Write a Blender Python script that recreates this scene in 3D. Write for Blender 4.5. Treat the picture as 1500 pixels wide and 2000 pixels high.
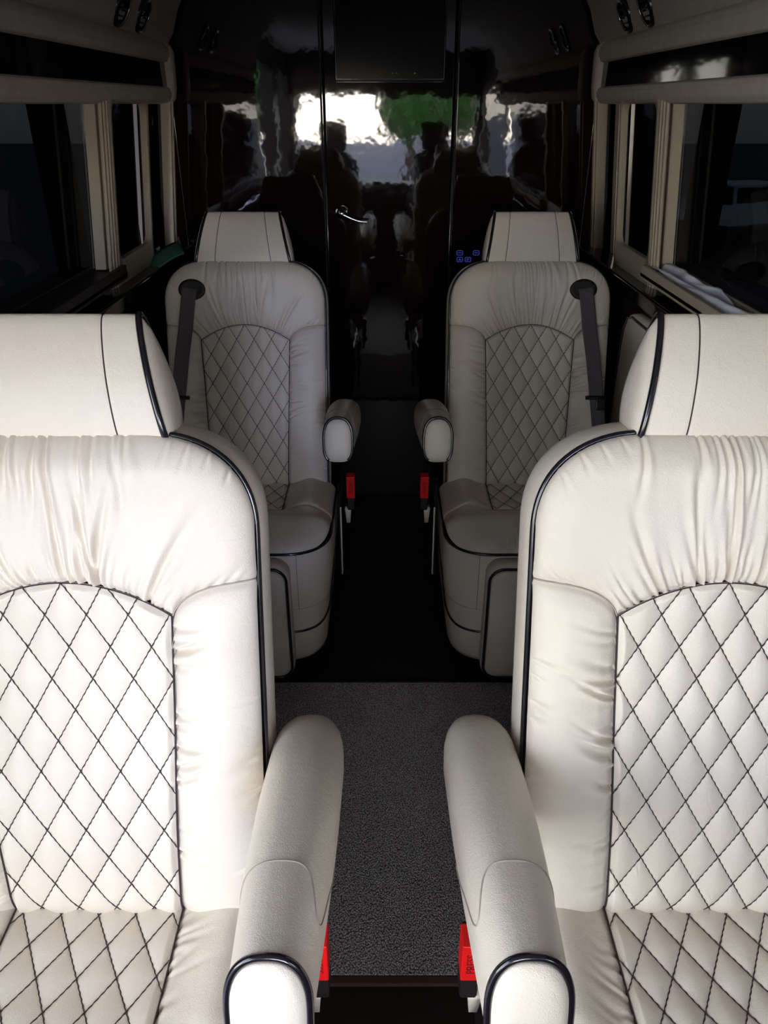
import bpy, math, random
import numpy as np
from mathutils import Vector, Matrix
S = bpy.context.scene
for o in list(bpy.data.objects): bpy.data.objects.remove(o)
C = S.collection
PI = math.pi

# ------------------------------------------------------------ camera
cam_d = bpy.data.cameras.new('camera'); cam = bpy.data.objects.new('camera', cam_d); C.objects.link(cam)
S.camera = cam
cam_d.sensor_fit = 'VERTICAL'; cam_d.sensor_height = 24.0
F_PX = 1480.0; cam_d.lens = 24.0 * F_PX / 2000.0
cam_d.clip_start = 0.02; cam_d.clip_end = 300
cam.location = (0, 0, 1.63)
cam.rotation_euler = (math.radians(90 - 28.3), 0, 0)

# ------------------------------------------------------------ sky, sun, exposure
w = bpy.data.worlds.new('sky'); S.world = w; w.use_nodes = True
nt = w.node_tree; nt.nodes.clear()
wo = nt.nodes.new('ShaderNodeOutputWorld'); bg = nt.nodes.new('ShaderNodeBackground')
sk = nt.nodes.new('ShaderNodeTexSky'); sk.sky_type = 'NISHITA'; sk.sun_disc = False
sk.sun_elevation = math.radians(38); sk.sun_rotation = math.radians(180); sk.dust_density = 0.4
bg.inputs['Strength'].default_value = 1.0
hs = nt.nodes.new('ShaderNodeHueSaturation'); hs.inputs['Saturation'].default_value = 0.35
nt.links.new(sk.outputs[0], hs.inputs['Color']); nt.links.new(hs.outputs[0], bg.inputs[0]); nt.links.new(bg.outputs[0], wo.inputs[0])
rear_fill_d = bpy.data.lights.new('rear_fill', 'SUN'); rear_fill = bpy.data.objects.new('rear_fill', rear_fill_d); C.objects.link(rear_fill)
rear_fill_d.energy = 0.6; rear_fill_d.angle = math.radians(10.0); rear_fill_d.color = (0.50, 0.58, 1.0)  # soft blue lamp added to lift and tint the rear seats, standing in for skylight
rear_fill.rotation_euler = Vector((-0.15, 1.0, -0.14)).to_track_quat('-Z', 'Y').to_euler(); rear_fill.location = (3, -20, 4)
def portal(name, loc, rot, sx, sy):
    d = bpy.data.lights.new(name, 'AREA'); d.shape = 'RECTANGLE'; d.size = sx; d.size_y = sy; d.cycles.is_portal = True
    o = bpy.data.objects.new(name, d); C.objects.link(o); o.location = loc; o.rotation_euler = rot
portal('windscreen_portal', (0, -1.62, 1.32), (PI/2, 0, 0), 1.7, 0.76)      # faces +Y
portal('door_portal', (-0.97, -0.1, 1.0), (PI/2, 0, -PI/2), 1.6, 2.0)      # faces +X
S.view_settings.view_transform = 'Standard'; S.view_settings.look = 'None'
S.view_settings.gamma = 1.0; S.view_settings.use_curve_mapping = False
S.view_settings.exposure = 0.66

# ------------------------------------------------------------ materials
def mat(name, col, rough=0.5, metal=0.0, bump=None, spec=0.5, emis=None, coat=0.0, var=None):
    m = bpy.data.materials.new(name); m.use_nodes = True
    n = m.node_tree.nodes; l = m.node_tree.links; p = n['Principled BSDF']
    p.inputs['Base Color'].default_value = (*col, 1); p.inputs['Roughness'].default_value = rough
    p.inputs['Metallic'].default_value = metal; p.inputs['Specular IOR Level'].default_value = spec
    p.inputs['Coat Weight'].default_value = coat; p.inputs['Coat Roughness'].default_value = 0.02
    if emis: p.inputs['Emission Color'].default_value = (*emis[0], 1); p.inputs['Emission Strength'].default_value = emis[1]
    tc = n.new('ShaderNodeTexCoord')
    if bump:                                          # (kind, scale, distance)
        if bump[0] == 'leather':
            t = n.new('ShaderNodeTexVoronoi'); t.inputs['Scale'].default_value = bump[1]
            t2 = n.new('ShaderNodeTexNoise'); t2.inputs['Scale'].default_value = bump[1]*0.12; t2.inputs['Detail'].default_value = 4
            l.new(tc.outputs['Object'], t2.inputs['Vector'])
            mx = n.new('ShaderNodeMath'); mx.operation = 'MULTIPLY_ADD'; mx.inputs[1].default_value = 3.0
            l.new(t2.outputs['Fac'], mx.inputs[0]); l.new(t.outputs['Distance'], mx.inputs[2]); out = mx.outputs[0]
        else:
            t = n.new('ShaderNodeTexNoise'); t.inputs['Scale'].default_value = bump[1]; t.inputs['Detail'].default_value = 3
            out = t.outputs['Fac']
        l.new(tc.outputs['Object'], t.inputs['Vector'])
        b = n.new('ShaderNodeBump'); b.inputs['Distance'].default_value = bump[2]; b.inputs['Strength'].default_value = 1.0
        l.new(out, b.inputs['Height']); l.new(b.outputs[0], p.inputs['Normal'])
        if coat: l.new(b.outputs[0], p.inputs['Coat Normal'])
    if var:                                           # (other colour, scale)
        t = n.new('ShaderNodeTexNoise'); t.inputs['Scale'].default_value = var[1]; t.inputs['Detail'].default_value = 5
        l.new(tc.outputs['Object'], t.inputs['Vector'])
        r = n.new('ShaderNodeValToRGB'); r.color_ramp.elements[0].position = 0.35; r.color_ramp.elements[1].position = 0.65
        r.color_ramp.elements[0].color = (*col, 1); r.color_ramp.elements[1].color = (*var[0], 1)
        l.new(t.outputs['Fac'], r.inputs[0]); l.new(r.outputs[0], p.inputs['Base Color'])
    return m
LEATHER = mat('cream_leather', (0.80, 0.72, 0.61), 0.42, bump=('leather', 700, 0.00025), var=((0.77, 0.685, 0.575), 6))
PIPE = mat('black_piping', (0.008, 0.006, 0.010), 0.22, coat=0.5)
THREAD = mat('dark_thread', (0.03, 0.018, 0.02), 0.7)
TAN_THREAD = mat('pale_thread', (0.42, 0.37, 0.31), 0.8)
SHELL = mat('dark_plastic', (0.009, 0.006, 0.006), 0.5)
WEB = mat('grey_webbing', (0.10, 0.085, 0.095), 0.7, bump=('noise', 900, 0.0004))
RED = mat('red_button', (0.75, 0.006, 0.006), 0.35)
REDDK = mat('dark_red_print', (0.12, 0.0, 0.0), 0.6)
CHROME = mat('chrome', (0.8, 0.8, 0.82), 0.12, metal=1.0)
LACQ = mat('espresso_lacquer', (0.005, 0.0012, 0.001), 0.035, bump=('noise', 8, 0.0006), spec=0.95)
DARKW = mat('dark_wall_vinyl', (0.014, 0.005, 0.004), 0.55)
FLOORM = mat('dark_wood_floor', (0.012, 0.004, 0.003), 0.6)
HEAD = mat('cream_suede_headliner', (0.62, 0.56, 0.47), 0.8, bump=('noise', 300, 0.0006), var=((0.56, 0.50, 0.41), 30))
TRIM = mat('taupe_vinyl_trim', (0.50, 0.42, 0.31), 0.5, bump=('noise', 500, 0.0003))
GLOSSB = mat('gloss_black_panel', (0.006, 0.003, 0.003), 0.05)
SCREEN = mat('screen_glass', (0.003, 0.002, 0.002), 0.15, spec=0.12)
ICON = mat('lit_icon', (0.02, 0.02, 0.1), 0.4, emis=((0.10, 0.13, 0.75), 0.2))
SHADE = mat('crumpled_shade_fabric', (0.85, 0.85, 0.95), 0.7)
GREEN = mat('green_leaflet', (0.05, 0.16, 0.12), 0.4)

def carpet_mat():
    m = mat('grey_loop_carpet', (0.2, 0.18, 0.17), 0.95, spec=0.1)
    n = m.node_tree.nodes; l = m.node_tree.links; p = n['Principled BSDF']
    tc = n.new('ShaderNodeTexCoord')
    mp = n.new('ShaderNodeMapping'); mp.inputs['Scale'].default_value = (1.3, 0.8, 1); l.new(tc.outputs['Object'], mp.inputs[0])
    v = n.new('ShaderNodeTexVoronoi'); v.inputs['Scale'].default_value = 250; l.new(mp.outputs[0], v.inputs['Vector'])
    t = n.new('ShaderNodeTexNoise'); t.inputs['Scale'].default_value = 14; t.inputs['Detail'].default_value = 6; l.new(tc.outputs['Object'], t.inputs['Vector'])
    r = n.new('ShaderNodeValToRGB'); l.new(v.outputs['Distance'], r.inputs[0])
    r.color_ramp.elements[0].position = 0.1; r.color_ramp.elements[0].color = (0.95, 0.92, 0.95, 1)
    r.color_ramp.elements[1].position = 0.7; r.color_ramp.elements[1].color = (0.26, 0.22, 0.225, 1)
    mx = n.new('ShaderNodeMix'); mx.data_type = 'RGBA'; mx.blend_type = 'MULTIPLY'; mx.inputs[0].default_value = 0.3
    l.new(r.outputs[0], mx.inputs[6]); l.new(t.outputs['Fac'], mx.inputs[7]); l.new(mx.outputs[2], p.inputs['Base Color'])
    b = n.new('ShaderNodeBump'); b.invert = True; b.inputs['Distance'].default_value = 0.004
    l.new(v.outputs['Distance'], b.inputs['Height']); l.new(b.outputs[0], p.inputs['Normal'])
    return m
CARPET = carpet_mat()
def tint_glass():
    m = bpy.data.materials.new('tinted_glass'); m.use_nodes = True
    n = m.node_tree.nodes; l = m.node_tree.links; n.clear()
    o = n.new('ShaderNodeOutputMaterial'); mx = n.new('ShaderNodeMixShader'); tr = n.new('ShaderNodeBsdfTransparent')
    g = n.new('ShaderNodeBsdfGlossy'); f = n.new('ShaderNodeFresnel'); f.inputs[0].default_value = 1.12
    tr.inputs[0].default_value = (0.036, 0.038, 0.042, 1); g.inputs['Roughness'].default_value = 0.03
    ge = n.new('ShaderNodeNewGeometry'); fm = n.new('ShaderNodeMath'); fm.operation = 'SUBTRACT'; fm.use_clamp = True
    l.new(f.outputs[0], fm.inputs[0]); l.new(ge.outputs['Backfacing'], fm.inputs[1]); l.new(fm.outputs[0], mx.inputs[0]); l.new(tr.outputs[0], mx.inputs[1]); l.new(g.outputs[0], mx.inputs[2]); l.new(mx.outputs[0], o.inputs[0])
    return m
TINT = tint_glass()

# ------------------------------------------------------------ helpers
def link(name, me, m, parent=None):
    o = bpy.data.objects.new(name, me); C.objects.link(o)
    if m is not None and not me.materials: me.materials.append(m)
    if parent: o.parent = parent
    return o
def tag(o, label, cat, group=None):
    o['label'] = label; o['category'] = cat
    if group: o['group'] = group
    return o
def struct(o): o['kind'] = 'structure'; return o
def thing(name, label, cat, loc=(0, 0, 0), group=None):
    o = bpy.data.objects.new(name, None); C.objects.link(o); o.location = loc; o.empty_display_size = 0.1
    return tag(o, label, cat, group)
class MB:
    def __init__(s): s.v = []; s.f = []; s.n = 0
    def add(s, V, Fc):
        V = np.asarray(V, float).reshape(-1, 3); s.v.append(V); s.f += [tuple(i + s.n for i in f) for f in Fc]; s.n += len(V); return s
    def box(s, x0, x1, y0, y1, z0, z1):
        V = [(x, y, z) for x in (x0, x1) for y in (y0, y1) for z in (z0, z1)]
        return s.add(V, [(0, 1, 3, 2), (4, 6, 7, 5), (0, 4, 5, 1), (2, 3, 7, 6), (0, 2, 6, 4), (1, 5, 7, 3)])
    def grid(s, P, cu=False, flip=False):
        a, b = P.shape[:2]
        F = []
        for i in range(a if cu else a - 1):
            for j in range(b - 1):
                q = (i*b + j, ((i+1) % a)*b + j, ((i+1) % a)*b + j+1, i*b + j+1)
                F.append(q[::-1] if flip else q)
        return s.add(P, F)
    def tube(s, pts, r, k=8, closed=False):
        pts = np.asarray(pts, float); n = len(pts)
        if closed: T = np.roll(pts, -1, 0) - np.roll(pts, 1, 0)
        else: T = np.gradient(pts, axis=0)
        T /= np.linalg.norm(T, axis=1)[:, None] + 1e-12
        N = np.zeros_like(T); a = np.array([0, 0, 1.]) if abs(T[0, 2]) < .9 else np.array([1., 0, 0])
        nv = a - T[0]*a.dot(T[0]); nv /= np.linalg.norm(nv)
        for i in range(n):
            nv = nv - T[i]*nv.dot(T[i]); nv /= np.linalg.norm(nv); N[i] = nv
        B = np.cross(T, N); rr = np.broadcast_to(np.asarray(r, float), (n,))
        an = np.arange(k)*2*PI/k
        P = pts[:, None, :] + rr[:, None, None]*(np.cos(an)[None, :, None]*N[:, None, :] + np.sin(an)[None, :, None]*B[:, None, :])
        F = []
        for i in range(n if closed else n - 1):
            i2 = (i+1) % n
            for j in range(k): F.append((i*k+j, i*k+(j+1) % k, i2*k+(j+1) % k, i2*k+j))
        if not closed: F.append(tuple(range(k))[::-1]); F.append(tuple((n-1)*k + j for j in range(k)))
        return s.add(P.reshape(-1, 3), F)
    def build(s, name, m, parent=None, smooth=True):
        me = bpy.data.meshes.new(name); me.from_pydata(np.concatenate(s.v).tolist(), [], s.f); me.update()
        if smooth: me.polygons.foreach_set('use_smooth', [True]*len(me.polygons))
        return link(name, me, m, parent)
def bevel(o, wd, seg=3):
    b = o.modifiers.new('b', 'BEVEL'); b.width = wd; b.segments = seg; b.limit_method = 'ANGLE'; b.harden_normals = True
    return o
def boxo(name, x0, x1, y0, y1, z0, z1, m, parent=None, bw=0.0):
    o = MB().box(x0, x1, y0, y1, z0, z1).build(name, m, parent, smooth=False)
    if bw: bevel(o, bw); o.data.polygons.foreach_set('use_smooth', [True]*6)
    return o
def fast_grid(name, P, m, parent=None, flip=False):
    a, b = P.shape[:2]; me = bpy.data.meshes.new(name)
    idx = np.arange(a*b).reshape(a, b)
    q = np.stack([idx[:-1, :-1], idx[1:, :-1], idx[1:, 1:], idx[:-1, 1:]], -1).reshape(-1, 4)
    if flip: q = q[:, ::-1]
    nf = len(q)
    me.vertices.add(a*b); me.vertices.foreach_set('co', P.reshape(-1).astype(np.float32))
    me.loops.add(nf*4); me.loops.foreach_set('vertex_index', q.reshape(-1).astype(np.int32))
    me.polygons.add(nf); me.polygons.foreach_set('loop_start', (np.arange(nf)*4).astype(np.int32))
    me.polygons.foreach_set('use_smooth', np.ones(nf, bool)); me.update(calc_edges=True)
    return link(name, me, m, parent)
def loft(sections, m, name, parent=None, caps=True, flat=False):
    P = np.asarray(sections, float); a, b = P.shape[:2]; mb = MB(); F = []
    for i in range(a-1):
        for j in range(b): F.append((i*b+j, i*b+(j+1) % b, (i+1)*b+(j+1) % b, (i+1)*b+j))
    if caps: F.append(tuple(range(b))[::-1]); F.append(tuple((a-1)*b+j for j in range(b)))
    mb.add(P, F); o = mb.build(name, m, parent, smooth=not flat)
    import bmesh
    bm = bmesh.new(); bm.from_mesh(o.data); bmesh.ops.recalc_face_normals(bm, faces=bm.faces); bm.to_mesh(o.data); bm.free()
    return o
def copy_tree(o, parent=None):
    c = o.copy(); C.objects.link(c)
    if parent: c.parent = parent
    for ch in o.children: copy_tree(ch, c)
    return c
def sstep(x): x = np.clip(x, 0, 1); return x*x*(3-2*x)

# ------------------------------------------------------------ van shell
WX = 0.86           # inner face of the side walls
YW = 3.22           # rear partition
YF = -1.60          # windscreen
fl = struct(boxo('floor', -1.0, 1.0, YF-0.3, YW+0.15, -0.05, 0.0, FLOORM))
struct(boxo('wall_rear', -1.0, 1.0, YW, YW+0.06, 0.0, 2.1, LACQ))
for sd, nm in ((-1, 'left'), (1, 'right')):
    X0, X1 = sorted((sd*0.90, sd*1.0))
    mb = MB()
    if sd > 0:
        mb.box(X0, X1, YF-.3, YW, 0, 1.14); mb.box(X0, X1, YF-.3, YW, 1.70, 2.1)
        ps = [(YF-.3, YF+.3), (-0.7, -0.45), (0.45, 0.75), (2.40, 2.42), (2.84, 2.95), (3.15, YW)]
    else:
        mb.box(X0, X1, 0.18, YW, 0, 1.14); mb.box(X0, X1, YF-.3, YW, 1.90, 2.1); mb.box(X0, X1, 0.18, YW, 1.7, 1.9)
        mb.box(X0, X1, YF-.3, -0.62, 0, 0.95)
        ps = [(YF-.3, YF+.05), (-0.80, -0.62), (0.18, 0.75), (2.40, 2.42), (2.84, 2.95), (3.15, YW)]
    for a, b in ps: mb.box(X0, X1, a, b, (0.0 if sd < 0 and b < 0 else 1.1), 1.93 if sd < 0 else 1.75)
    struct(mb.build('wall_' + nm, DARKW, smooth=False))
# front bulkhead: dashboard below, header above, A pillars
mb = MB(); mb.box(-1, 1, YF-.3, YF, 0, 0.95); mb.box(-1, 1, YF-.12, YF, 1.69, 2.1)
mb.box(-1, -.84, YF-.12, YF, 1, 1.9); mb.box(.84, 1, YF-.12, YF, 1, 1.9)
struct(mb.build('wall_front', DARKW, smooth=False))
struct(boxo('ceiling', -1.0, 1.0, YF-0.3, YW+0.06, 2.06, 2.12, mat('pale_headliner', (.75, .71, .64), .85)))

# side window glass
def window(n, sd, y0, y1):
    o = boxo('window_%d' % n, *sorted((sd*0.872, sd*0.877)), y0, y1, 1.12, 1.72, TINT); struct(o)
    for v in o.data.vertices: v.co.x -= sd*.10*(v.co.z-1.2)
    return o
k = 1
for sd in (-1, 1):
    for y0, y1 in ((0.75, 2.36), (2.37, 2.84), (2.90, 3.15)): window(k, sd, y0, y1); k += 1
window(k, 1, -0.45, 0.45)

# window surrounds: grooved vertical jambs, rounded frames, sills
def rrect(cy, cz, hy, hz, r, n=8):
    pts = []
    for q, (sy, sz) in enumerate(((1, 1), (-1, 1), (-1, -1), (1, -1))):
        for i in range(n+1):
            a = q*PI/2 + i/n*PI/2
            pts.append((cy + sy*(hy-r) + r*math.cos(a), cz + sz*(hz-r) + r*math.sin(a)))
    return np.array(pts)
def frame_panel(name, sd, y0, y1, z0, z1, bw, r, xin, th, m, bot=None):
    cy, cz = (y0+y1)/2, (z0+z1)/2
    A = rrect(cy, cz, (y1-y0)/2, (z1-z0)/2, 0.006)
    hz = (z1-z0)/2 - bw; B = rrect(cy, cz+(bot or 0)/2, (y1-y0)/2-bw, hz-(bot or 0)/2, r)
    def ring(P, x): return np.column_stack([np.full(len(P), sd*x), P])
    B2 = B + (np.array([cy, cz]) - B)*0.0
    return struct_loft(name, [ring(A, xin+th), ring(A, xin+.004), ring(A*0.995+np.array([cy, cz])*.005, xin), ring(B*1.005-np.array([cy, cz])*.005, xin), ring(B, xin+.004), ring(B2, xin+th)], m)
def shear(o, sd):          # the side walls lean in towards the roof
    for v in o.data.vertices: v.co.x -= sd*.10*(v.co.z-1.2)
def struct_loft(name, secs, m):
    o = loft(secs, m, name, caps=False); return struct(o)
tn = 1
for sd in (-1, 1):
    # jamb of the big window (three vertical ribs of different depth)
    mb = MB()
    for (ya, yb, xa, xb) in ((2.355, 2.40, .835, .868), (2.365, 2.40, .828, .832), (2.362, 2.40, .820, .825), (2.368, 2.40, .81, .817)):
        mb.box(*sorted((sd*xa, sd*xb)), ya, yb, 1.19, 1.64)
    o = mb.build('trim_%d' % tn, TRIM, smooth=False); struct(bevel(o, .0015)); shear(o, sd); tn += 1
    o = frame_panel('trim_%d' % tn, sd, 2.365, 2.76, 1.13, 1.655, 0.022, 0.035, .80, .022, TRIM, bot=.06); shear(o, sd); tn += 1
    mb = MB()
    for (ya, yb, xa, xb) in ((2.318, 2.330, .806, .815), (2.333, 2.345, .802, .815), (2.348, 2.363, .799, .815)):
        mb.box(*sorted((sd*xa, sd*xb)), ya, yb, 1.12, 1.64)
    o = mb.build('trim_%d' % tn, TRIM, smooth=False); struct(bevel(o, .003)); shear(o, sd); tn += 1
    mb = MB()
    for (ya, yb, xa, xb) in (((2.93, 2.98, .845, .90),) if sd > 0 else ()) + ((3.06, 3.075, .803, .84), (3.078, 3.090, .798, .84)) + (((3.098, 3.12, .803, .84),) if sd > 0 else ()):
        mb.box(*sorted((sd*xa, sd*xb)), ya, yb, 1.13, 1.64)
    o = mb.build('trim_%d' % tn, TRIM, smooth=False); struct(bevel(o, .003)); shear(o, sd); tn += 1
    # sill of the big window and black ledge under it
    mb = MB(); mb.box(*sorted((sd*.865, sd*.94)), .75, 2.33, 1.17, 1.205); mb.box(*sorted((sd*.775, sd*.79)), .75, 2.36, 1.17, 1.205)
    mb.box(*sorted((sd*.775, sd*.90)), .75, 2.36, 1.165, 1.185)
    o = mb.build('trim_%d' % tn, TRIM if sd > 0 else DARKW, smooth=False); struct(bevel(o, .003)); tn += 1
    o = boxo('trim_%d' % tn, *sorted((sd*.76, sd*.90)), .6, YW, 1.09, 1.14, GLOSSB, bw=.01); struct(o); tn += 1
    o = boxo('trim_%d' % tn, *sorted((sd*.80, sd*.90)), .6, YW, 0.0, 1.09, DARKW); struct(o); tn += 1

# overhead valance: padded cream beam with an inset gloss black strip, sloping headliner above
def valance(sd):
    ye = 3.12
    t = thing('overhead_valance', 'dim taupe padded window valance with black gloss inset along the left wall' if sd < 0 else
              'bright cream padded window valance with black gloss inset along the right wall', 'valance', (sd*.78, 2.0, 1.65))
    def prof(y, sc=1.0, inset=False):
        # (x inward, z) closed section
        pts = [(.90, 1.645), (.80, 1.630), (.765, 1.632), (.752, 1.645), (.748, 1.665), (.750, 1.678), (.764, 1.684), (.764, 1.755),
               (.748, 1.760), (.742, 1.775), (.742, 1.795), (.750, 1.812), (.765, 1.822), (.90, 1.84)]
        return [(sd*(x) - sd*.78, y - 2.0, z - 1.65) for x, z in pts]
    y0 = 1.3 if sd < 0 else .6
    bevel(loft([prof(y0), prof(3.06)], HEAD, 'valance_body', t, flat=True), .004)
    # closed end pad
    pts = [(.90, 1.645), (.80, 1.630), (.765, 1.632), (.752, 1.645), (.746, 1.68), (.743, 1.76), (.742, 1.795), (.750, 1.812), (.765, 1.822), (.90, 1.84)]
    def ends(y, q): return [(sd*(x + (.85-x)*q) - sd*.78, y-2.0, z + (1.73-z)*q - 1.65) for x, z in pts]
    loft([ends(3.045, 0), ends(3.12, 0), ends(3.155, .06), ends(3.18, .18)], HEAD, 'end_pad', t)
    loft([[(sd*(x)-sd*.78, y-2.0, z-1.65) for x, z in ((.770, 1.680), (.760, 1.683), (.760, 1.756), (.770, 1.760))] for y in (y0, 3.05)], GLOSSB, 'inset_strip', t, flat=True)
    return t
vl = valance(-1); vr = valance(1)
for sd, nm in ((-1, 1), (1, 2)):
    prof = [(.93, 1.80), (.77, 1.815), (.745, 1.85), (.72, 1.92), (.66, 2.02), (.58, 2.062), (.93, 2.062)]
    o = loft([[(sd*x, y, z) for x, z in prof] for y in ((1.3 if sd < 0 else .6), 3.16)], HEAD, 'ceiling_cove', flat=True); struct(o)
    o.name = 'trim_%d' % tn; tn += 1
def oval_vent(sd, y, z, ax, lab):
    t = thing('ceiling_vent', lab, 'vent', (sd*.741, y, z), 'oval vents in the headliner')
    n = Vector((-sd*.88, 0, -.45)).normalized(); a = Vector((0, 1, 0)); b = n.cross(a)
    def ring(r1, r2, off): return [tuple(a*(r1*math.cos(q)) + b*(r2*math.sin(q)) + n*off) for q in np.linspace(0, 2*PI, 33)[:-1]]
    loft([ring(.052*ax, .052, -.02), ring(.052*ax, .052, .008), ring(.046*ax, .046, .012), ring(.040*ax, .040, .004)], PIPE, 'bezel', t)
    mb = MB().tube(ring(.044*ax, .044, .010), .0022, 6, True); mb.build('chrome_ring', CHROME, t)
    mb = MB()
    for q in (-.02, 0, .02): 
        c = b*q; mb.tube([tuple(c - a*.034*ax + n*.004), tuple(c + a*.034*ax + n*.004)], .003, 6)
    mb.build('louvre', SHELL, t)
for sd, side in ((-1, 'left'), (1, 'right')):
    oval_vent(sd, 2.76, 1.87, 1.0, 'black oval vent with chrome rim on the %s headliner, nearer the rear wall' % side)
    oval_vent(sd, 2.55, 1.87, 1.0, 'black oval vent with chrome rim on the %s headliner, nearer the camera' % side)

# rear partition: cabinet door, mouldings, television, handle, keypad
def px(x, y, D):            # a point at depth D seen at photo pixel x, y
    p = math.radians(28.3); u = (x-750)/F_PX; v = (y-1000)/F_PX
    dy = math.cos(p) - v*math.sin(p); dz = -math.sin(p) - v*math.cos(p)
    return (u*D/dy, D, 1.63 + dz*D/dy)
dx0 = px(635, 203, YW)[0]; dx1 = px(884, 203, YW)[0]
d = boxo('door_1', dx0, dx1, YW-.022, YW+.001, 0.02, 2.05, LACQ, bw=.003); struct(d)
t = thing('door_handle', 'small chrome lever handle on the black lacquer rear door', 'handle', px(668, 415, YW-.022))
loft([[(r*math.cos(a), -y, r*math.sin(a)) for a in np.linspace(0, 2*PI, 25)[:-1]] for r, y in ((.025, 0), (.025, .006), (.014, .012), (.009, .04), (.010, .048), (.003, .05))], CHROME, 'rosette', t)
mb = MB(); s = np.linspace(0, 1, 14); mb.tube(np.column_stack([s*.105, np.full(14, -.043), -.03*np.sin(s*PI*.55)]), .0065*(1-.6*s)+.001, 8); mb.build('lever', CHROME, t)
for i, x in enumerate((dx0-.004, dx1+.006)):
    o = MB().tube([(x, YW-.024, .02), (x, YW-.024, 2.06)], .0035, 8).build('trim_%d' % tn, mat('dark_polished_bead%d' % i, (.1, .09, .09), .15, metal=.9)); struct(o); tn += 1
a = px(655, 160, YW-.03); b = px(868, 160, YW-.03)
t = thing('television', 'black flat television set high in the rear door, its screen off', 'television', ((a[0]+b[0])/2, YW-.023, a[2]))
hw = (b[0]-a[0])/2
o = boxo('television_body', -hw, hw, -.028, 0, 0, .39, SCREEN, t, bw=.004)
boxo('screen', -hw+.012, hw-.012, -.031, -.028, .05, .38, SCREEN, t)
mb = MB().tube([(-hw+.004, -.030, .39), (-hw+.004, -.030, .008), (hw-.004, -.030, .008), (hw-.004, -.030, .39)], .0012, 6); mb.build('bezel_edge', CHROME, t)
for q in (-.13, -.035, .01, .025, .09):
    MB().tube([(q, -.028, .026), (q, -.031, .026)], .0035, 10).build('button', CHROME, t)
# side cabinet doors flanking the centre door
for sd, n_ in ((-1, 'left'), (1, 'right')):
    xa, xb = (-.79, dx0-.012) if sd < 0 else (dx1+.012, .79)
    t = thing('rear_cabinet', 'tall glossy espresso cabinet %s of the centre rear door' % n_, 'cabinet', ((xa+xb)/2, YW-.02, 0))
    cx = (xa+xb)/2
    boxo('cabinet_body', xa-cx, xb-cx, 0.004, .02, .02, 2.05, DARKW, t)
    boxo('cabinet_door', xa-cx+.002, xb-cx-.002, -.004, .006, .02, 2.05, LACQ, t, bw=.003)
p0 = px(912, 500, YW-.03)
t = thing('control_keypad', 'small black wall keypad with lit blue symbols on the rear wall', 'keypad', (p0[0], YW-.021, p0[2]))
boxo('keypad_plate', -.07, .07, -.008, 0, -.04, .04, SCREEN, t, bw=.003)
for (x, y, sh) in ((898, 494, 0), (930, 494, 0), (898, 507, 1), (914, 507, 2)):
    q = px(x, y, YW-.031); X = q[0]-p0[0]; Z = q[2]-p0[2]
    mb = MB(); R_ = rrect(X, Z, .0115, .0085, .004, 4)
    mb.tube([(u_, -.009, v_) for u_, v_ in R_], .0013, 5, True)
    if sh == 0: mb.box(X-.007, X+.007, -.0095, -.008, Z-.001, Z+.0015)
    elif sh == 1: mb.box(X-.007, X+.007, -.0095, -.008, Z-.0035, Z-.001); mb.box(X-.002, X+.002, -.0095, -.008, Z-.001, Z+.004)
    else: mb.box(X-.006, X+.006, -.0095, -.008, Z+.001, Z+.0035); mb.box(X-.007, X+.002, -.0095, -.008, Z-.004, Z-.002)
    mb.build('key_symbol', ICON, t)

# carpet mat
t = thing('carpet_mat', 'grey loop-pile carpet mat in the aisle between the seats', 'carpet', (0, 1.4, 0))
o = boxo('pile', -.72, .72, -.455, .46, 0.001, .014, CARPET, t)
o = boxo('edge_binding', -.72, .72, -.475, -.455, .001, .012, mat('brown_binding', (.05, .028, .024), .8), t, bw=.004)
boxo('edge_binding', -.72, .72, .46, .472, .001, .012, bpy.data.materials['brown_binding'], t, bw=.004)

# crumpled shade on the right sill
rng = np.random.RandomState(4)
ny, nx = 240, 26
yy = np.linspace(.9, 2.33, ny)[:, None] + np.zeros((1, nx)); tt = np.linspace(0, 1, nx)[None, :] + np.zeros((ny, 1))
wob = .012*np.sin(yy*9+1) + .008*np.sin(yy*23) + .004*np.sin(yy*57+2)
xx = .795 + tt*(.052 + .012*np.sin(yy*11)) + wob*(.3+.7*tt)*.8
zz = 1.187 + .010*np.sin(tt*PI*2.5 + yy*6) + .004*np.sin(tt*17+yy*31) + .006 + .012*tt
P = np.stack([xx, yy, zz], -1)
o = fast_grid('window_shade', P, SHADE); so = o.modifiers.new('s', 'SOLIDIFY'); so.thickness = .002
tag(o, 'crumpled pale lilac fabric shade lying along the right window sill', 'shade')

# padded side consoles by the wall
def console(sd):
    t = thing('side_console', ('shadowed' if sd < 0 else 'pale') + ' cream padded wall console with black piping beside the rear %s seat' % ('left' if sd < 0 else 'right'), 'console', (sd*(.775 if sd > 0 else .757), 2.11, 0))
    x0, x1 = -.035, .035
    prof = [(.22, 0.66), (.22, .98), (.215, 1.03), (.19, 1.072), (.15, 1.082), (-.35, 1.085), (-.35, .66)]
    secs = []
    for x, q in ((-.036, .012), (-.03, .003), (-.02, 0), (.03, 0)):
        secs.append([(sd*x, y*(1-q), z-q*1.2) for y, z in prof])
    loft(secs, LEATHER, 'console_pad', t)
    MB().tube([(sd*-.036, y, z-.006) for y, z in [(.218, .68), (.218, .98), (.212, 1.028), (.188, 1.068), (.15, 1.076), (-.35, 1.079)]], .004, 8).build('piping', PIPE, t)
console(-1); console(1)
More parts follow.
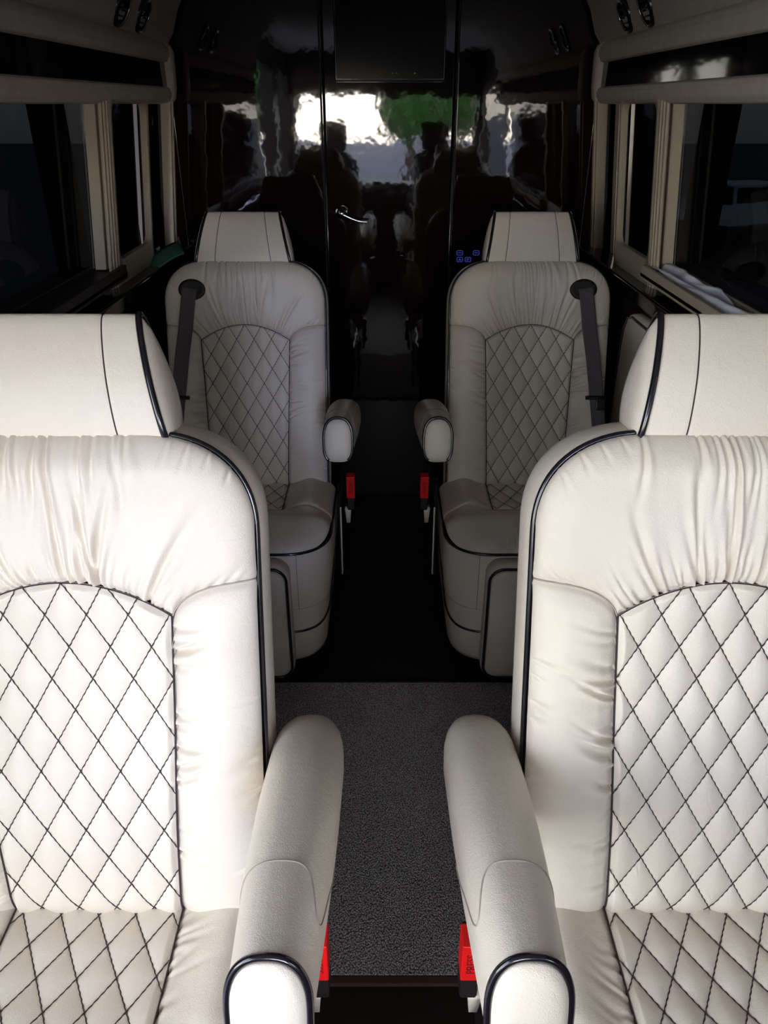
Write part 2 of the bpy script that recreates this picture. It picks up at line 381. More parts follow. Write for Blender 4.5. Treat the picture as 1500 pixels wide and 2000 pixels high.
# green leaflet on the left ledge
a = np.array(px(312, 528, 2.66)); 
mb = MB(); P = np.array([[[x, y, .004*math.sin(x*40)+.05*y] for y in np.linspace(-.05, .06, 6)] for x in np.linspace(-.05, .075, 12)])
mb.grid(P); o = mb.build('leaflet', GREEN); o.location = (-.765, 2.72, 1.165); o.rotation_euler = (math.radians(12), math.radians(-22), .3)
s_ = o.modifiers.new('s', 'SOLIDIFY'); s_.thickness = .003
tag(o, 'small teal green folded leaflet lying on the left ledge behind the rear seat', 'leaflet')

# ------------------------------------------------------------ seats
TH = math.radians(14.5)
EV = np.array([0, math.sin(TH), math.cos(TH)]); EN = np.array([0, -math.cos(TH), math.sin(TH)]); EX = np.array([1., 0, 0])
W = 0.253; DW, DH = .0555, .0925; VA = .517
def a_of(v): return .124 + .017*np.clip(v/.47, 0, 1)
def Vtop(u):
    q = np.clip((np.abs(u)-.10)/(W+.0001-.10), 0, 1); return .575 + .135*(1-q**2.4)**(1/2.4)
def Varch(u): return VA - .048*(u/.141)**2
def Vbol(u):
    s = np.clip((W-np.abs(u))/(W-.139), 0, 1); return VA - .003 - .062*(1-(1-s**2.4)**(1/2.2))
def wrinkles(U, V, L):
    d = np.zeros_like(U)
    for (u0, v0, an, ln, wd, dp) in L:
        c, s = math.cos(an), math.sin(an); du = U-u0; dv = V-v0
        al = (du*c + dv*s)/ln; pe = (-du*s + dv*c) + .12*ln*(al-.5)**2
        tp = np.clip(al+.15, 0, 1)*0 + np.exp(-np.clip((al-.15), 0, None)**2*3.2)*np.exp(-np.clip(-al, 0, None)**2*30)
        ww = wd*(.6+.9*np.clip(al, 0, 1))
        d += tp*dp*(-np.exp(-(pe/ww)**2) + .55*np.exp(-((pe-1.9*ww)/(1.6*ww))**2) + .3*np.exp(-((pe+2.2*ww)/(1.8*ww))**2))
    return d
def base_disp(U, V):
    au = np.abs(U)
    de = np.minimum(W-au, Vtop(np.clip(au, 0, W-.0005))-V)
    # smoother edge distance around the corner
    q1 = np.clip((au-.10)/(W-.10), 0, 2); q2 = np.clip((V-.575)/.135, 0, 2)
    rad = (q1**2.4 + q2**2.4)**(1/2.4); de2 = (1-rad)*.145
    de = np.where(V > .575, np.minimum(de2, .2), W-au)
    R = .05; k = np.clip(1-de/R, 0, 1)
    d = -.026*(1-np.sqrt(1-k**2+1e-9))
    kb = np.clip(1-(V+.015)/.05, 0, 1); d -= .03*(1-np.sqrt(np.clip(1-kb**2, 0, 1)))
    d += .010*np.exp(-((au-.195)/.045)**2)*sstep((.52-V)/.1)        # raised bolsters
    d += .008*np.exp(-((V-.16)/.12)**2)*(au < .3)                      # lumbar
    d += .012*sstep((V-.45)/.15)*(1-sstep((V-.66)/.06))*np.exp(-(U/.2)**4)
    return d
def Pback(U, V, D):
    return ZC_VEC + U[..., None]*EX + V[..., None]*EV + D[..., None]*EN
ZC = .514; ZC_VEC = np.array([0, 0, ZC])
def quilt_puff(U, T, A):
    al = U/DW + T/DH; be = U/DW - T/DH
    return A*(np.abs(np.sin(PI*al)*np.sin(PI*be))+1e-9)**.62
def quilt_lines(inside, P, x0, x1, t0, t1, mb, r):
    N = 26
    for fam in (1, -1):
        for i in range(N*-1, N):
            # u/DW + fam*t/DH = i
            t = np.arange(t0, t1, .0015); u = (i - fam*t/DH)*DW
            ok = inside(u, t); run = []
            for j in range(len(t)+1):
                if j < len(t) and ok[j]: run.append(j)
                else:
                    if len(run) > 3:
                        jj = np.array(run); wob = .0004*np.sin(jj*1.05)
                        mb.tube(P(u[jj]+wob, t[jj]), r*(1+.25*np.sin(jj*1.05+1)), 5)
                    run = []
def make_seat(m, seed):
    """m = +1: belt on +X side, armrest on -X side (right-hand row)"""
    rd = random.Random(seed); root = bpy.data.objects.new('captain_seat', None); C.objects.link(root); root.empty_display_size = .2
    # ---- yoke
    nu, nv = 330, 170
    s = np.linspace(-1, 1, nu)[:, None] + np.zeros((1, nv)); t = np.linspace(0, 1, nv)[None, :] + np.zeros((nu, 1))
    U = (W-.0003)*np.sin(s*PI/2*.999)*.35 + (W-.0003)*s*.65
    lo = np.where(np.abs(U) < .1405, Varch(U), Vbol(U)); hi = Vtop(U); hi = np.maximum(hi, lo+.004)
    V = lo + (hi-lo)*t
    L = []
    for i in range(26):
        u0 = -.135 + .27*(i+rd.uniform(-.35, .35)+.5)/26
        an = PI/2 - (u0/.141)*math.radians(38) + rd.uniform(-.06, .06)
        big = rd.random() < .35
        L.append((u0, VA-.048*(u0/.141)**2+.002, an, rd.uniform(.09, .17) if big else rd.uniform(.03, .08), rd.uniform(.0035, .006) if big else rd.uniform(.002, .0035), rd.uniform(.006, .010) if big else rd.uniform(.0022, .005)))
    for i in range(12):
        u0 = rd.uniform(-.13, .13); L.append((u0, .705, -PI/2 + u0*.9 + rd.uniform(-.1, .1), rd.uniform(.05, .13), rd.uniform(.003, .006), rd.uniform(.003, .006)))
    L.append((-.004*m, .71, -PI/2, .35, .0032, .008)); L.append((.016*m, .71, -PI/2-.05, .12, .0032, .006)); L.append((-.045*m, VA, PI/2+.1, .2, .004, .008))
    for sg in (-1, 1):
        for i in range(5): L.append((sg*(.15+.02*i), Vbol(np.array(.15+.02*i))+.0, PI/2 - sg*rd.uniform(.5, .9), rd.uniform(.03, .06), .004, rd.uniform(.001, .0025)))
        for i in range(4): L.append((sg*(.15+.025*i), Vtop(np.array(.15+.025*i))-.002, -PI/2 - sg*.3, rd.uniform(.02, .05), .003, rd.uniform(.0015, .003)))
    D = base_disp(U, V) + wrinkles(U, V, L)
    ds = V-lo; D -= .0055*np.exp(-(ds/.006)**2)
    D = D + .004*sstep(ds/.03)
    fast_grid('upper_panel', Pback(U, V, D), LEATHER, root, flip=True)
    # ---- quilt
    nu, nv = 190, 340
    s = np.linspace(-1, 1, nu)[:, None] + np.zeros((1, nv)); t = np.linspace(0, 1, nv)[None, :] + np.zeros((nu, 1))
    V = -.03 + (Varch(s*.141)+.03)*t; U = s*a_of(V)
    V = -.03 + (Varch(U)+.03)*t
    def qd(U, V):
        e = np.minimum(a_of(V)-np.abs(U), Varch(U)-V); f = sstep(e/.010)
        return quilt_puff(U, V-VA, .0072)*f, f
    pf, f = qd(U, V); L = []
    for i in range(26): L.append((rd.uniform(-.12, .12), rd.uniform(.02, .4), PI/2+rd.uniform(-.4, .4), rd.uniform(.01, .035), .0014, rd.uniform(.0004, .0012)))
    D = base_disp(U, V) + pf + wrinkles(U, V, L)*f - .003*(1-f)
    fast_grid('quilted_panel', Pback(U, V, D), LEATHER, root, flip=True)
    mb = MB()
    ins = lambda u, t_: (np.abs(u) < a_of(t_+VA)) & (t_+VA < Varch(u))
    quilt_lines(ins, lambda u, t_: Pback(u, t_+VA, base_disp(u, t_+VA) + .0011), 0, 0, -.53, .0, mb, .00085)
    uu = np.linspace(-.141, .141, 120); mb.tube(Pback(uu, Varch(uu)-.0012, base_disp(uu, Varch(uu))-.0022), .0010, 5)
    for sg in (-1, 1):
        vv = np.linspace(-.02, .468, 120); mb.tube(Pback(sg*(a_of(vv)), vv, base_disp(sg*a_of(vv), vv)-.0020), .0014, 5)
    o = mb.build('stitching', THREAD, root)
    # ---- bolsters
    for sg in (-1, 1):
        nu, nv = 90, 300
        s = np.linspace(0, 1, nu)[:, None] + np.zeros((1, nv)); t = np.linspace(0, 1, nv)[None, :] + np.zeros((nu, 1))
        un = .139 + (W-.0004-.139)*s; V = -.03 + (Vbol(un)+.03)*t; au = a_of(V) + (W-.0004-a_of(V))*s; U = sg*au
        L = []; 
        for i in range(30):
            v0 = rd.uniform(.03, .45); inner = rd.random() < .65
            if inner: L.append((sg*a_of(np.array(v0)), v0, PI/2 - sg*(PI/2 - rd.uniform(-.1, .55)), rd.uniform(.03, .085), rd.uniform(.003, .006), rd.uniform(.003, .008)*(1.2 if .2 < v0 < .42 else .6)))
            else: L.append((sg*W, v0, PI/2 + sg*(PI/2 + rd.uniform(-.1, .5)), rd.uniform(.02, .07), rd.uniform(.003, .006), rd.uniform(.002, .006)))
        ei = np.minimum(au-a_of(V), np.maximum(Vbol(un)-V, 0))
        D = base_disp(U, V) + wrinkles(U, V, L)*sstep((W-au)/.01+.2) - .006*np.exp(-(ei/.006)**2) + .006*sstep(ei/.03)
        fast_grid('side_bolster', Pback(U, V, D), LEATHER, root, flip=(sg > 0))
        un = np.linspace(.141, W-.002, 50); MB().tube(Pback(sg*un, Vbol(un), base_disp(sg*un, Vbol(un))-.0035), .0012, 5).build('seam_stitching', TAN_THREAD, root)
    # ---- outline, piping and shell
    pts = [(-W, v) for v in np.linspace(-.02, .57, 40)]
    aa = np.linspace(0, PI/2, 40)
    pts += [(-.10-(W-.10)*math.cos(a)**(2/2.4), .575+.135*math.sin(a)**(2/2.4)) for a in aa[1:]]
    pts += [(u, .71) for u in np.linspace(-.10, .10, 12)[1:-1]]
    pts += [(.10+(W-.10)*math.cos(a)**(2/2.4), .575+.135*math.sin(a)**(2/2.4)) for a in aa[::-1][:-1]]
    pts += [(W, v) for v in np.linspace(.57, -.02, 40)]
    O = np.array(pts)
    # resample evenly
    sl = np.r_[0, np.cumsum(np.linalg.norm(np.diff(O, axis=0), axis=1))]; tt_ = np.linspace(0, sl[-1], 180)
    O = np.column_stack([np.interp(tt_, sl, O[:, 0]), np.interp(tt_, sl, O[:, 1])])
    def R3(off, dep):        # outline grown by off and pushed back by dep
        T = np.gradient(O, axis=0); T /= np.linalg.norm(T, axis=1)[:, None]; N_ = np.column_stack([-T[:, 1], T[:, 0]])
        Q = O + N_*off; return Pback(Q[:, 0], Q[:, 1], np.full(len(Q), -dep))
    MB().tube(R3(.0015, .0265), .0042, 10).build('piping', PIPE, root)
    prof = [(-.002, .027), (.003, .034), (.007, .05), (.009, .075), (.006, .10), (-.002, .12), (-.02, .138), (-.05, .147), (-.10, .150)]
    P = np.stack([R3(a, b) for a, b in prof], 1)
    P[:, -1, :] = P[:, -1, :]*1.0
    sh = fast_grid('backrest_shell', P, LEATHER, root, flip=True)
    bk = [(-.15, -.02), (.15, -.02), (.15, .60), (-.15, .60)]
    mb = MB(); g = np.array([[Pback(np.array(u), np.array(v), np.array(-.147)) for v in (-.02, .3, .64)] for u in (-.18, 0, .18)]); mb.grid(g); mb.build('back_panel', LEATHER, root)
    # ---- headrest
    hz0, hz1 = .690, .866
    prof = []
    ctrl = [(.030, 0), (.012, .006), (.002, .022), (-.002, .055), (.000, .095), (.010, .135), (.022, .162), (.033, .172), (.045, .166), (.066, .143), (.086, .112), (.098, .078), (.096, .046), (.080, .018), (.055, .001)]
    cp = np.array(ctrl); K = len(cp)
    for i in range(K):                                  # closed Catmull-Rom
        p0_, p1_, p2_, p3_ = cp[i-1], cp[i], cp[(i+1) % K], cp[(i+2) % K]
        for q in np.linspace(0, 1, 5)[:-1]:
            prof.append(.5*((2*p1_) + (-p0_+p2_)*q + (2*p0_-5*p1_+4*p2_-p3_)*q*q + (-p0_+3*p1_-3*p2_+p3_)*q**3))
    prof = np.array(prof); ctr = prof.mean(0)
    hr_n = np.array([0, -math.cos(TH+.07), math.sin(TH+.07)]); hr_v = np.array([0, math.sin(TH+.07), math.cos(TH+.07)])
    orig = ZC_VEC + EV*hz0 + EN*(-.012)
    def hsec(sx, sc=1.0, out=0.0):
        Q = ctr + (prof-ctr)*sc
        xw = (.144 if m > 0 else .150) - (.028 if m > 0 else .037)*(Q[:, 1]/.17)
        sag = .004*np.cos(sx*PI/2)
        x = sx*xw + out*np.sign(sx)
        return orig + x[:, None]*EX - (Q[:, 0:1]-sag)*hr_n + Q[:, 1:2]*hr_v
    secs = []
    for sx in list(np.linspace(-1, 1, 81)):
        g = sum(math.exp(-((abs(sx)-.60)/.013)**2) for _ in (0,)); secs.append(hsec(sx, 1.0 - .022*g - .02*max(0, (abs(sx)-.93)/.07)**2))
    secs = [s_ for s_ in secs]
    h = loft(secs, LEATHER, 'headrest', root, caps=False)
    for sg in (-1, 1):
        cap = [hsec(sg, .97, .000), hsec(sg, .93, .004), hsec(sg, .80, .010), hsec(sg, .5, .014), hsec(sg, .2, .0155), hsec(sg, .02, .016)]
        loft(cap, LEATHER, 'end_cap', h)
        MB().tube(hsec(sg, .99, .001), .0045, 10, True).build('piping', PIPE, h)
    for sg in (-1, 1):
        sel = hsec(sg*.60, .981)[:36]; MB().tube(sel, .0011, 5).build('seam_stitching', THREAD, h)
    for sg in (-1, 1):
        c0 = ZC_VEC + EV*.66 - EN*.075 + EX*sg*.06; MB().tube([c0, c0+EV*.07], .007, 10).build('headrest_post', CHROME, root)
    # ---- armrest (aisle side)
    ax = -m*.312; LA = .50; th = math.radians(13.5)
    fd = np.array([0, -math.cos(th), math.sin(th)]); up = np.array([0, math.sin(th), math.cos(th)])
    A0 = np.array([ax, .215, ZC+.225])       # top line, back end
    def asec(t, sc=1.0, fwd=0.0):
        e = min(t/.11, 1.0); e = math.sqrt(max(0, 1-(1-e)**2)) if e < 1 else 1
        hw_ = (.053 - .012*max(0, (t-.22)/.28)**1.5)*max(e, .04)
        hh = (.052 + .012*(t/LA))*max(e, .05)
        dz = -.052 - .012*(t/LA); cc = A0 + fd*(t+fwd) + up*(dz + .012*math.sin(t/LA*PI))
        P = []
        for a in np.linspace(0, 2*PI, 57)[:-1]:
            c, s_ = math.cos(a), math.sin(a); n_ = 2.5
            n_ = 2.5 if s_ > 0 else 4.0; x = math.copysign(abs(c)**(2/n_), c)*hw_*sc; z = math.copysign(abs(s_)**(2/n_), s_)*hh*sc
            if s_ < 0: x *= (1 - .12*abs(s_)**2)
            P.append(cc + EX*x + up*z)
        return np.array(P)
    ts = [0.0, .003, .008, .015, .025, .04, .06, .08, .1] + list(np.linspace(.12, LA, 24))
    ar = loft([asec(t) for t in ts] + [asec(LA, .97, .003)], LEATHER, 'armrest', root)
    loft([asec(LA, .94, .002), asec(LA, .90, .007), asec(LA, .7, .012), asec(LA, .3, .015)], LEATHER, 'end_cap', ar)
    MB().tube(np.roll(asec(LA, .985, .002), 9, 0)[:47], .0042, 10).build('piping', PIPE, ar)
    # curved seam around the front of the armrest
    q = []; 
    for j, a in enumerate(np.linspace(-.35, PI+.35, 60)):
        b_a = a if m > 0 else PI-a; t = LA - .118 + .050*math.exp(-((b_a-2.75)/.42)**2) - .10*sstep((b_a-2.95)/.5) + .012*sstep((.6-b_a)/.8)
        S0 = asec(t, 1.003); ja = (a % (2*PI))/(2*PI)*56; j0 = int(ja) % 56; fr = ja-int(ja); q.append(S0[j0]*(1-fr)+S0[(j0+1) % 56]*fr)
    MB().tube(q, .0011, 5).build('seam_stitching', TAN_THREAD, ar)
    # ---- cushion
    Wc = .278; YB = .03; YFc = -.385; YS = -.185
    def Wx(y): q = np.clip((-.25-y)/(.135+.0002), 0, 1); return .14 + (Wc-.14)*(1-q**2.3)**(1/2.3)
    def H(x, y):
        ax_ = np.abs(x); q1 = np.clip((ax_-.14)/(Wc-.14), 0, 2); q2 = np.clip((-.25-y)/.135, 0, 2)
        rad = (q1**2.3+q2**2.3)**(1/2.3); de = (1-rad)*.138; k = np.clip(1-de/.075, 0, 1)
        z = -.042*(1-np.sqrt(np.clip(1-k**2, 0, 1)))
        z = z + .026*np.exp(-((ax_-.2)/.045)**2)*sstep((y+.25)/.1)
        z = z + .020*np.exp(-((y+.265)/.055)**2)
        return ZC + .002 + z - .01*np.exp(-(x/.12)**2)*sstep((y+.2)/.1)
    def PC(x, y, d): return np.stack([x, y, H(x, y)+d], -1)
    nu, nv = 180, 150
    X = np.linspace(-.124, .124, nu)[:, None] + np.zeros((1, nv)); Y = np.linspace(YS, YB, nv)[None, :] + np.zeros((nu, 1))
    f = sstep(np.minimum(.124-np.abs(X), Y-YS)/.01)
    fast_grid('cushion_quilt', PC(X, Y, quilt_puff(X, Y*1.0, .0070)*f - .003*(1-f)), LEATHER, root)
    mb = MB(); quilt_lines(lambda u, t_: (np.abs(u) < .1245) & (t_ > YS), lambda u, t_: PC(u, t_, np.full(len(u), .0011)), 0, 0, YS, YB, mb, .00085)
    for sg in (-1, 1): yy_ = np.linspace(YS, YB, 40); mb.tube(PC(np.full(40, sg*.1245), yy_, np.full(40, -.002)), .0013, 5)
    mb.build('stitching', THREAD, root)
    for sg in (-1, 1):
        nu, nv = 70, 120
        s = np.linspace(0, 1, nu)[:, None] + np.zeros((1, nv)); Y = np.linspace(YS, YB, nv)[None, :] + np.zeros((nu, 1))
        X = sg*(.125 + (Wx(Y)-.0005-.125)*s); L = []
        for i in range(13): L.append((sg*.125, rd.uniform(YS, 0), PI/2 - sg*(PI/2-rd.uniform(.1, .8)), rd.uniform(.03, .09), .005, rd.uniform(.001, .004)))
        e = np.minimum(np.abs(X)-.125, Y-YS)
        fast_grid('cushion_bolster', PC(X, Y, wrinkles(X, Y, L) - .006*np.exp(-(e/.006)**2)), LEATHER, root, flip=(sg < 0))
    nu, nv = 240, 90
    s = np.linspace(-1, 1, nu)[:, None] + np.zeros((1, nv)); t = np.linspace(0, 1, nv)[None, :] + np.zeros((nu, 1))
    Y = YFc + (YS-YFc)*(1-np.cos(t*PI/2)); X = s*(Wx(Y)-.0003); L = []
    for i in range(14): L.append((rd.uniform(-.2, .2), YFc+.012, PI/2+rd.uniform(-.6, .6), rd.uniform(.015, .05), .004, rd.uniform(.001, .003)))
    e = YS-Y
    fast_grid('cushion_front', PC(X, Y, wrinkles(X, Y, L) - .006*np.exp(-(e/.006)**2)), LEATHER, root)
    # outline of cushion, from back left round the front to back right
    q = [(-Wc, y) for y in np.linspace(.12, -.25, 30)]
    q += [(-.14-(Wc-.14)*math.cos(a)**(2/2.3), -.25-.135*math.sin(a)**(2/2.3)) for a in np.linspace(0, PI/2, 30)[1:]]
    q += [(x, YFc) for x in np.linspace(-.14, .14, 20)[1:-1]]
    q += [(.14+(Wc-.14)*math.cos(a)**(2/2.3), -.25-.135*math.sin(a)**(2/2.3)) for a in np.linspace(PI/2, 0, 30)[:-1]]
    q += [(Wc, y) for y in np.linspace(-.25, .12, 30)]
    Oc = np.array(q); sl = np.r_[0, np.cumsum(np.linalg.norm(np.diff(Oc, axis=0), axis=1))]; tt_ = np.linspace(0, sl[-1], 150)
    Oc = np.column_stack([np.interp(tt_, sl, Oc[:, 0]), np.interp(tt_, sl, Oc[:, 1])])
    zt = ZC - .040
    MB().tube(np.column_stack([Oc*1.004, np.full(150, zt)]), .0045, 10).build('cushion_piping', PIPE, root)
    def ring(sc, z, zf=None):
        fr = np.clip((-Oc[:, 1]-.1)/.285, 0, 1)
        zz_ = z + (0 if zf is None else (zf-z)*sstep(fr)); return np.column_stack([Oc[:, 0]*sc[0], Oc[:, 1]*sc[1], zz_*np.ones(150)])
    sk_ = [((1.0, 1.0), zt-.002), ((1.015, 1.012), zt-.02), ((1.02, 1.018), zt-.07), ((1.01, 1.012), zt-.13), ((.985, 1.0), zt-.18)]
    P = np.stack([ring(a, b) for a, b in sk_] + [ring((.98, .995), .275)], 1); fast_grid('cushion_skirt', P, LEATHER, root, flip=True)
    P = np.stack([ring((.985, 1.0), .276), ring((.975, .995), .268), ring((.95, .985), .17), ring((.925, .975), .09), ring((.90, .955), .070), ring((.7, .8), .066)], 1)
    fast_grid('base_cover', P, LEATHER, root, flip=True)
    zz_ = .315 - .125*sstep(np.clip((-Oc[:, 1]-.12)/.24, 0, 1)); sc = .985 - .03*(.315-zz_)/.125
    MB().tube(np.column_stack([Oc[:, 0]*sc*1.004, Oc[:, 1]*(1.0-.012*(.315-zz_)/.125)*1.003, zz_]), .004, 8).build('base_piping', PIPE, root)
    for sg in (-1, 1):
        z_ = np.linspace(zt-.004, .28, 20); x_ = sg*(.185); MB().tube(np.column_stack([np.full(20, x_), np.full(20, -.3865-.004*0) - .004*np.sin((zt-z_)/.2*PI), z_]), .0011, 5).build('seam_stitching', TAN_THREAD, root)
    # ---- leg rest pad
    R_ = rrect(0, .262, .165, .203, .045, 8)
    def lr(sc, y): c = np.array([0, .262]); Q = c + (R_-c)*sc; return np.column_stack([Q[:, 0], np.full(len(Q), y), Q[:, 1]])
    def lro(off, y):
        c = np.array([0, .262]); Q = c + (R_-c)*(1+off/.18); return np.column_stack([Q[:, 0], np.full(len(Q), y), Q[:, 1]])
    lg = loft([lro(0, -.375), lro(.002, -.42), lro(0, -.437), lro(-.006, -.443)], LEATHER, 'leg_rest', root)
    loft([lro(-.008, -.440), lro(-.013, -.448), lro(-.03, -.453), lro(-.09, -.455), lro(-.17, -.456)], LEATHER, 'leg_rest_face', lg)
    MB().tube(lro(-.005, -.443), .0045, 10, True).build('piping', PIPE, lg)
    # ---- side pocket flap, buckle, pedestal
    mb = MB(); mb.box(-m*.300-.004, -m*.300+.004, -.14, .08, .24, .50); bevel(mb.build('side_flap', SHELL, root, smooth=False), .003)
    MB().tube([(-m*.304, -.14, .50), (-m*.304, -.142, .25), (-m*.304, -.08, .24)], .0025, 6).build('flap_edging', LEATHER, root)
    bx_, by_, bz_ = -m*.335, -.075, ZC+.035
    bk = MB(); bk.box(-.0125, .0125, -.020, .019, -.085, .032)
    b_ = bevel(bk.build('buckle', SHELL, root, smooth=False), .004); b_.location = (bx_, by_, bz_)
    r_ = MB().box(-.0135, .0135, -.0215, .0125, -.040, .036).build('release_button', RED, b_, smooth=False); bevel(r_, .002)
    cu = bpy.data.curves.new('press_text', 'FONT'); cu.body = 'PRESS'; cu.size = .017; cu.align_x = 'CENTER'; cu.align_y = 'CENTER'; cu.extrude = .0002
    to = bpy.data.objects.new('press_text', cu); C.objects.link(to); bpy.context.view_layer.update()
    me = bpy.data.meshes.new_from_object(to); bpy.data.objects.remove(to)
    me.materials.clear(); to = link('press_lettering', me, REDDK, r_)
    to.matrix_local = Matrix.Translation((0, -.0217, -.002)) @ Matrix.Rotation(PI/2, 4, 'X') @ Matrix.Rotation(m*PI/2, 4, 'Z')
    st = loft([[(-m*.325 + x*k_, -.075+y_*k_, z) for x, y_ in ((-.012, -.022), (.012, -.022), (.012, .022), (-.012, .022))] for z, k_ in ((ZC-.10, .5), (ZC-.06, .75), (ZC-.045, .9))], LEATHER, 'buckle_sleeve', root)
    # ---- seat belt on the window side
    bu, bv = m*.158, .622
    bc = lambda r1, r2, d: Pback(bu + r1*np.cos(A_), bv + r2*np.sin(A_), base_disp(bu + r1*np.cos(A_), bv + r2*np.sin(A_)) + d - bd); A_ = np.linspace(0, 2*PI, 33)[:-1]
    bd = float(base_disp(np.array([bu]), np.array([bv]))[0])
    loft([bc(.042, .031, bd-.02), bc(.043, .032, bd+.009), bc(.039, .028, bd+.013), bc(.033, .022, bd+.0115), bc(.02, .012, bd+.011), bc(.003, .002, bd+.011)], SHELL, 'belt_guide', root)
    tv = np.linspace(0, 1, 60); vb = bv + .005 - tv*.50; ub = bu + m*(.006 + .080*tv); nb = np.array([1, 0]) 
    wd_ = .0225; db = base_disp(np.clip(ub, -W+.012, W-.012), vb) + .014 + .004*np.sin(tv*PI)
    db = np.where(tv < .05, bd + .0125 + .004*tv/.05, db)
    P = np.stack([Pback(ub + k_*wd_, vb + k_*wd_*.15*m, db + .0 - .006*np.clip((np.abs(ub+k_*wd_)-.235)/.02, 0, 3)) for k_ in np.linspace(-1, 1, 9)], 1)
    wb = fast_grid('belt_webbing', P, WEB, root); so_ = wb.modifiers.new('s', 'SOLIDIFY'); so_.thickness = .0015; so_.offset = 0
    i_ = 40; c0 = Pback(np.array(ub[i_]), np.array(vb[i_]), np.array(db[i_]+.003))
    tg = bpy.data.objects.new('latch_plate', None); 
    mb = MB(); mb.tube([c0-EX*.036, c0+EX*.036], .0065, 10); 
    tg = mb.build('latch_plate', SHELL, root)
    mb = MB(); c1 = c0 + EX*m*.012 - EV*.022; V_ = [c1 + EX*x + EV*v_ + EN*d_ for x in (-.014, .014) for v_ in (-.018, .018) for d_ in (-.004, .006)]
    mb.add(V_, [(0, 1, 3, 2), (4, 6, 7, 5), (0, 4, 5, 1), (2, 3, 7, 6), (0, 2, 6, 4), (1, 5, 7, 3)]); bevel(mb.build('latch_tongue', PIPE, tg, smooth=False), .002)
    return root
def pedestal(root, h):
    mb = MB(); mb.box(-.19, .19, -.25, .10, -h + .016, .07)
    bevel(mb.build('pedestal', SHELL, root, smooth=False), .01)
GRP = None
sr = make_seat(1, 11); sl_ = make_seat(-1, 29)
nr = copy_tree(sr); nl = copy_tree(sl_)
for o, loc, lab in ((sr, (.4646, 2.27, 0), 'cream quilted captain seat in the rear row, right of the aisle'),
                    (sl_, (-.442, 2.27, 0), 'bluish shaded cream quilted captain seat in the rear row, left of the aisle'),
                    (nr, (.453, .707, .061), 'large cream quilted captain seat nearest the camera, right of the aisle'),
                    (nl, (-.424, .707, .061), 'large cream quilted captain seat nearest the camera, left of the aisle')):
    o.location = loc; tag(o, lab, 'seat', 'cream quilted captain seats')
    if loc[1] < 1:
        for c in o.children:
            if c.name.startswith('headrest') and 'post' not in c.name: c.location.x += (.018 if loc[0] > 0 else -.004)
    pedestal(o, loc[2] if loc[1] < 1 else 0.016)

# ------------------------------------------------------------ cab in front of the van (behind the camera)
for sd, nm in ((-1, 'left'), (1, 'right')):
    t = thing('cab_seat', 'dark cab seat seen only as a silhouette reflected %s in the rear door' % nm, 'seat', (sd*.43, -1.05, 0))
    def rs(z, hw_, d, y): return [(x, y+yy_, z) for x, yy_ in [(hw_*math.copysign(abs(math.cos(a))**.6, math.cos(a)), d*math.copysign(abs(math.sin(a))**.6, math.sin(a))) for a in np.linspace(0, 2*PI, 25)[:-1]]]
    loft([rs(.55, .20, .07, .1), rs(.9, .21, .08, .12), rs(1.2, .19, .07, .15), rs(1.27, .13, .04, .16)], SHELL, 'backrest', t)
    loft([rs(1.27, .06, .03, .16), rs(1.29, .12, .05, .16), rs(1.45, .12, .05, .17), rs(1.50, .08, .03, .17)], SHELL, 'headrest', t)
    loft([rs(.40, .24, .25, -.1), rs(.52, .26, .27, -.1), rs(.55, .2, .2, -.1)], SHELL, 'cushion', t)
    boxo('base', -.2, .2, -.3, .15, 0.0, .42, SHELL, t, bw=.02)

# ------------------------------------------------------------ outside
GZ = -0.86
ground = boxo('ground', -60, 60, -60, 60, GZ-.05, GZ, mat('asphalt', (.20, .20, .27), .9, var=((.16, .16, .22), 2))); struct(ground)
# trees, added pale ground strip and parked cars
def tree(x, y, h, sd_, lab):
    rd = random.Random(sd_); t = thing('tree', lab, 'tree', (x, y, GZ))
    MB().tube([(0, 0, 0), (.1, 0, h*.3), (0, .1, h*.6)], [.2, .16, .1], 10).build('trunk', mat('bark', (.08, .05, .03), .9), t)
    mb = MB(); rs_ = np.random.RandomState(sd_)
    for i in range(2600):
        d_ = rs_.normal(size=3); d_ /= np.linalg.norm(d_); c = np.array([0, 0, h*.7]) + d_*np.array([h*.33, h*.33, h*.3])*rs_.uniform(.5, 1)**.5
        a_ = rs_.normal(size=3); a_ /= np.linalg.norm(a_); b_ = np.cross(a_, d_)*.2; mb.add([c-a_*.2, c+b_, c+a_*.2, c-b_], [(0, 1, 2, 3)])
    f_ = mb.build('foliage', mat('leaves', (.06, .17, .03), .6), t, smooth=False); f_['kind'] = 'stuff'
tree(-3.25, -14, 4.6, 3, 'small leafy green tree ahead of the van, seen past the open side door')
tree(0.9, -24, 3.3, 5, 'low green tree beyond the windscreen, just right of centre')
tree(3.1, -29, 3.6, 8, 'low green tree beyond the windscreen, farther right')
mb = MB().add([(x, y, z) for z in (GZ-.01, GZ+.015) for x, y in ((-3.0, -18), (-3.75, -18), (-9.3, -60), (-7.4, -60))], [(3, 2, 1, 0), (4, 5, 6, 7), (0, 1, 5, 4), (1, 2, 6, 5), (2, 3, 7, 6), (3, 0, 4, 7)])  # pale wedge on the ground, added to reflect as a bright streak in the lacquer
tag(mb.build('reflect_strip', mat('reflect_strip_pale', (.85, .82, .76), .9), smooth=False), 'pale ground strip on the left ahead of the van, added for a bright streak in the rear wall reflection', 'reflect_strip')
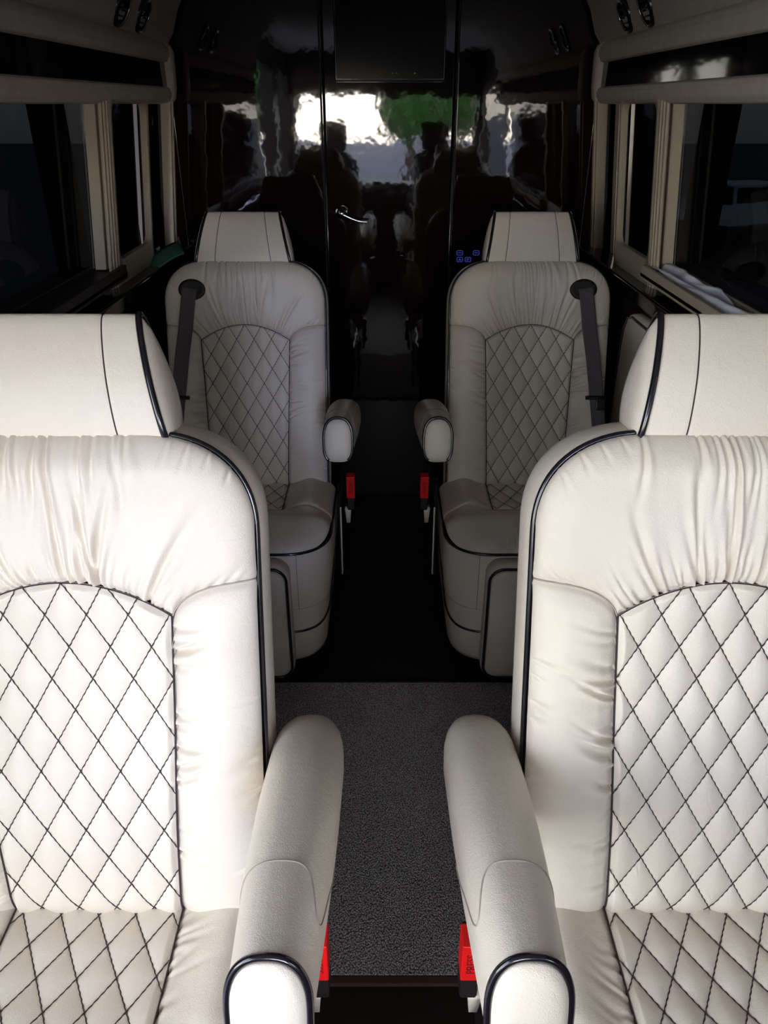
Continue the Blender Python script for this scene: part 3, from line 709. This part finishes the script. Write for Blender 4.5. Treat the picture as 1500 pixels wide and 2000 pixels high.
def car(name, x, y, rz, col, lab, cat, cab):
    t = thing(name, lab, cat, (x, y, GZ)); t.rotation_euler = (0, 0, rz)
    m_ = mat(name+'_paint', col, .25, coat=.5)
    def sec(y_, w_, z0, z1): return [(-w_, y_, z0), (w_, y_, z0), (w_, y_, z1-.12), (w_*.94, y_, z1), (-w_*.94, y_, z1), (-w_, y_, z1-.12)]
    body = loft([sec(-2.3, .78, .4, .75), sec(-2.1, .88, .25, .9), sec(-.9, .9, .22, .98), sec(1.6, .9, .22, 1.0), sec(2.15, .86, .25, .95), sec(2.25, .75, .4, .8)], m_, 'body', t)
    y0, y1 = cab
    # cabin as pillars, roof and dark glass
    tw, bw_ = .62, .80
    loft([[(-bw_+.03, y0, .96), (bw_-.03, y0, .96), (bw_-.03, y1, .96), (-bw_+.03, y1, .96)], [(-tw+.03, y0+.35, 1.42), (tw-.03, y0+.35, 1.42), (tw-.03, y1-.18, 1.42), (-tw+.03, y1-.18, 1.42)]], GLOSSB, 'cabin_glass', t)
    boxo('roof', -tw, tw, y0+.33, y1-.16, 1.40, 1.46, m_, t, bw=.02)
    for sx in (-1, 1):
        for (ya, yb) in ((y0, y0+.35), (y1, y1-.18)): MB().tube([(sx*bw_, ya, .95), (sx*tw, yb, 1.43)], .045, 6).build('pillar', m_, t)
    for sx in (-1, 1):
        for yw in (-1.4, 1.4):
            w_ = loft([[(sx*(.78+dx_), yw + r*math.cos(a), .33 + r*math.sin(a)) for a in np.linspace(0, 2*PI, 25)[:-1]] for dx_, r in ((-.1, .30), (-.1, .33), (.1, .33), (.12, .28))], SHELL, 'wheel', t)
            loft([[(sx*(.905), yw + r*math.cos(a), .33 + r*math.sin(a)) for a in np.linspace(0, 2*PI, 17)[:-1]] for r in (.2, .05)], CHROME, 'hub', w_)
        boxo('lamp', *sorted((sx*.6, sx*.82)), -2.29, -2.2, .62, .74, CHROME, t)
    return t
tr_ = car('pickup_truck', 6.55, 15.0, math.radians(12), (.75, .85, .93), 'pale blue pickup truck parked outside the right window', 'truck', (-1.0, .55)); tr_.scale = (.85, .85, .85)
car('parked_car', 3.75, 8.6, math.radians(-60), (.05, .05, .06), 'dark car parked outside the right window, in front of the truck', 'car', (-1.2, 1.5))
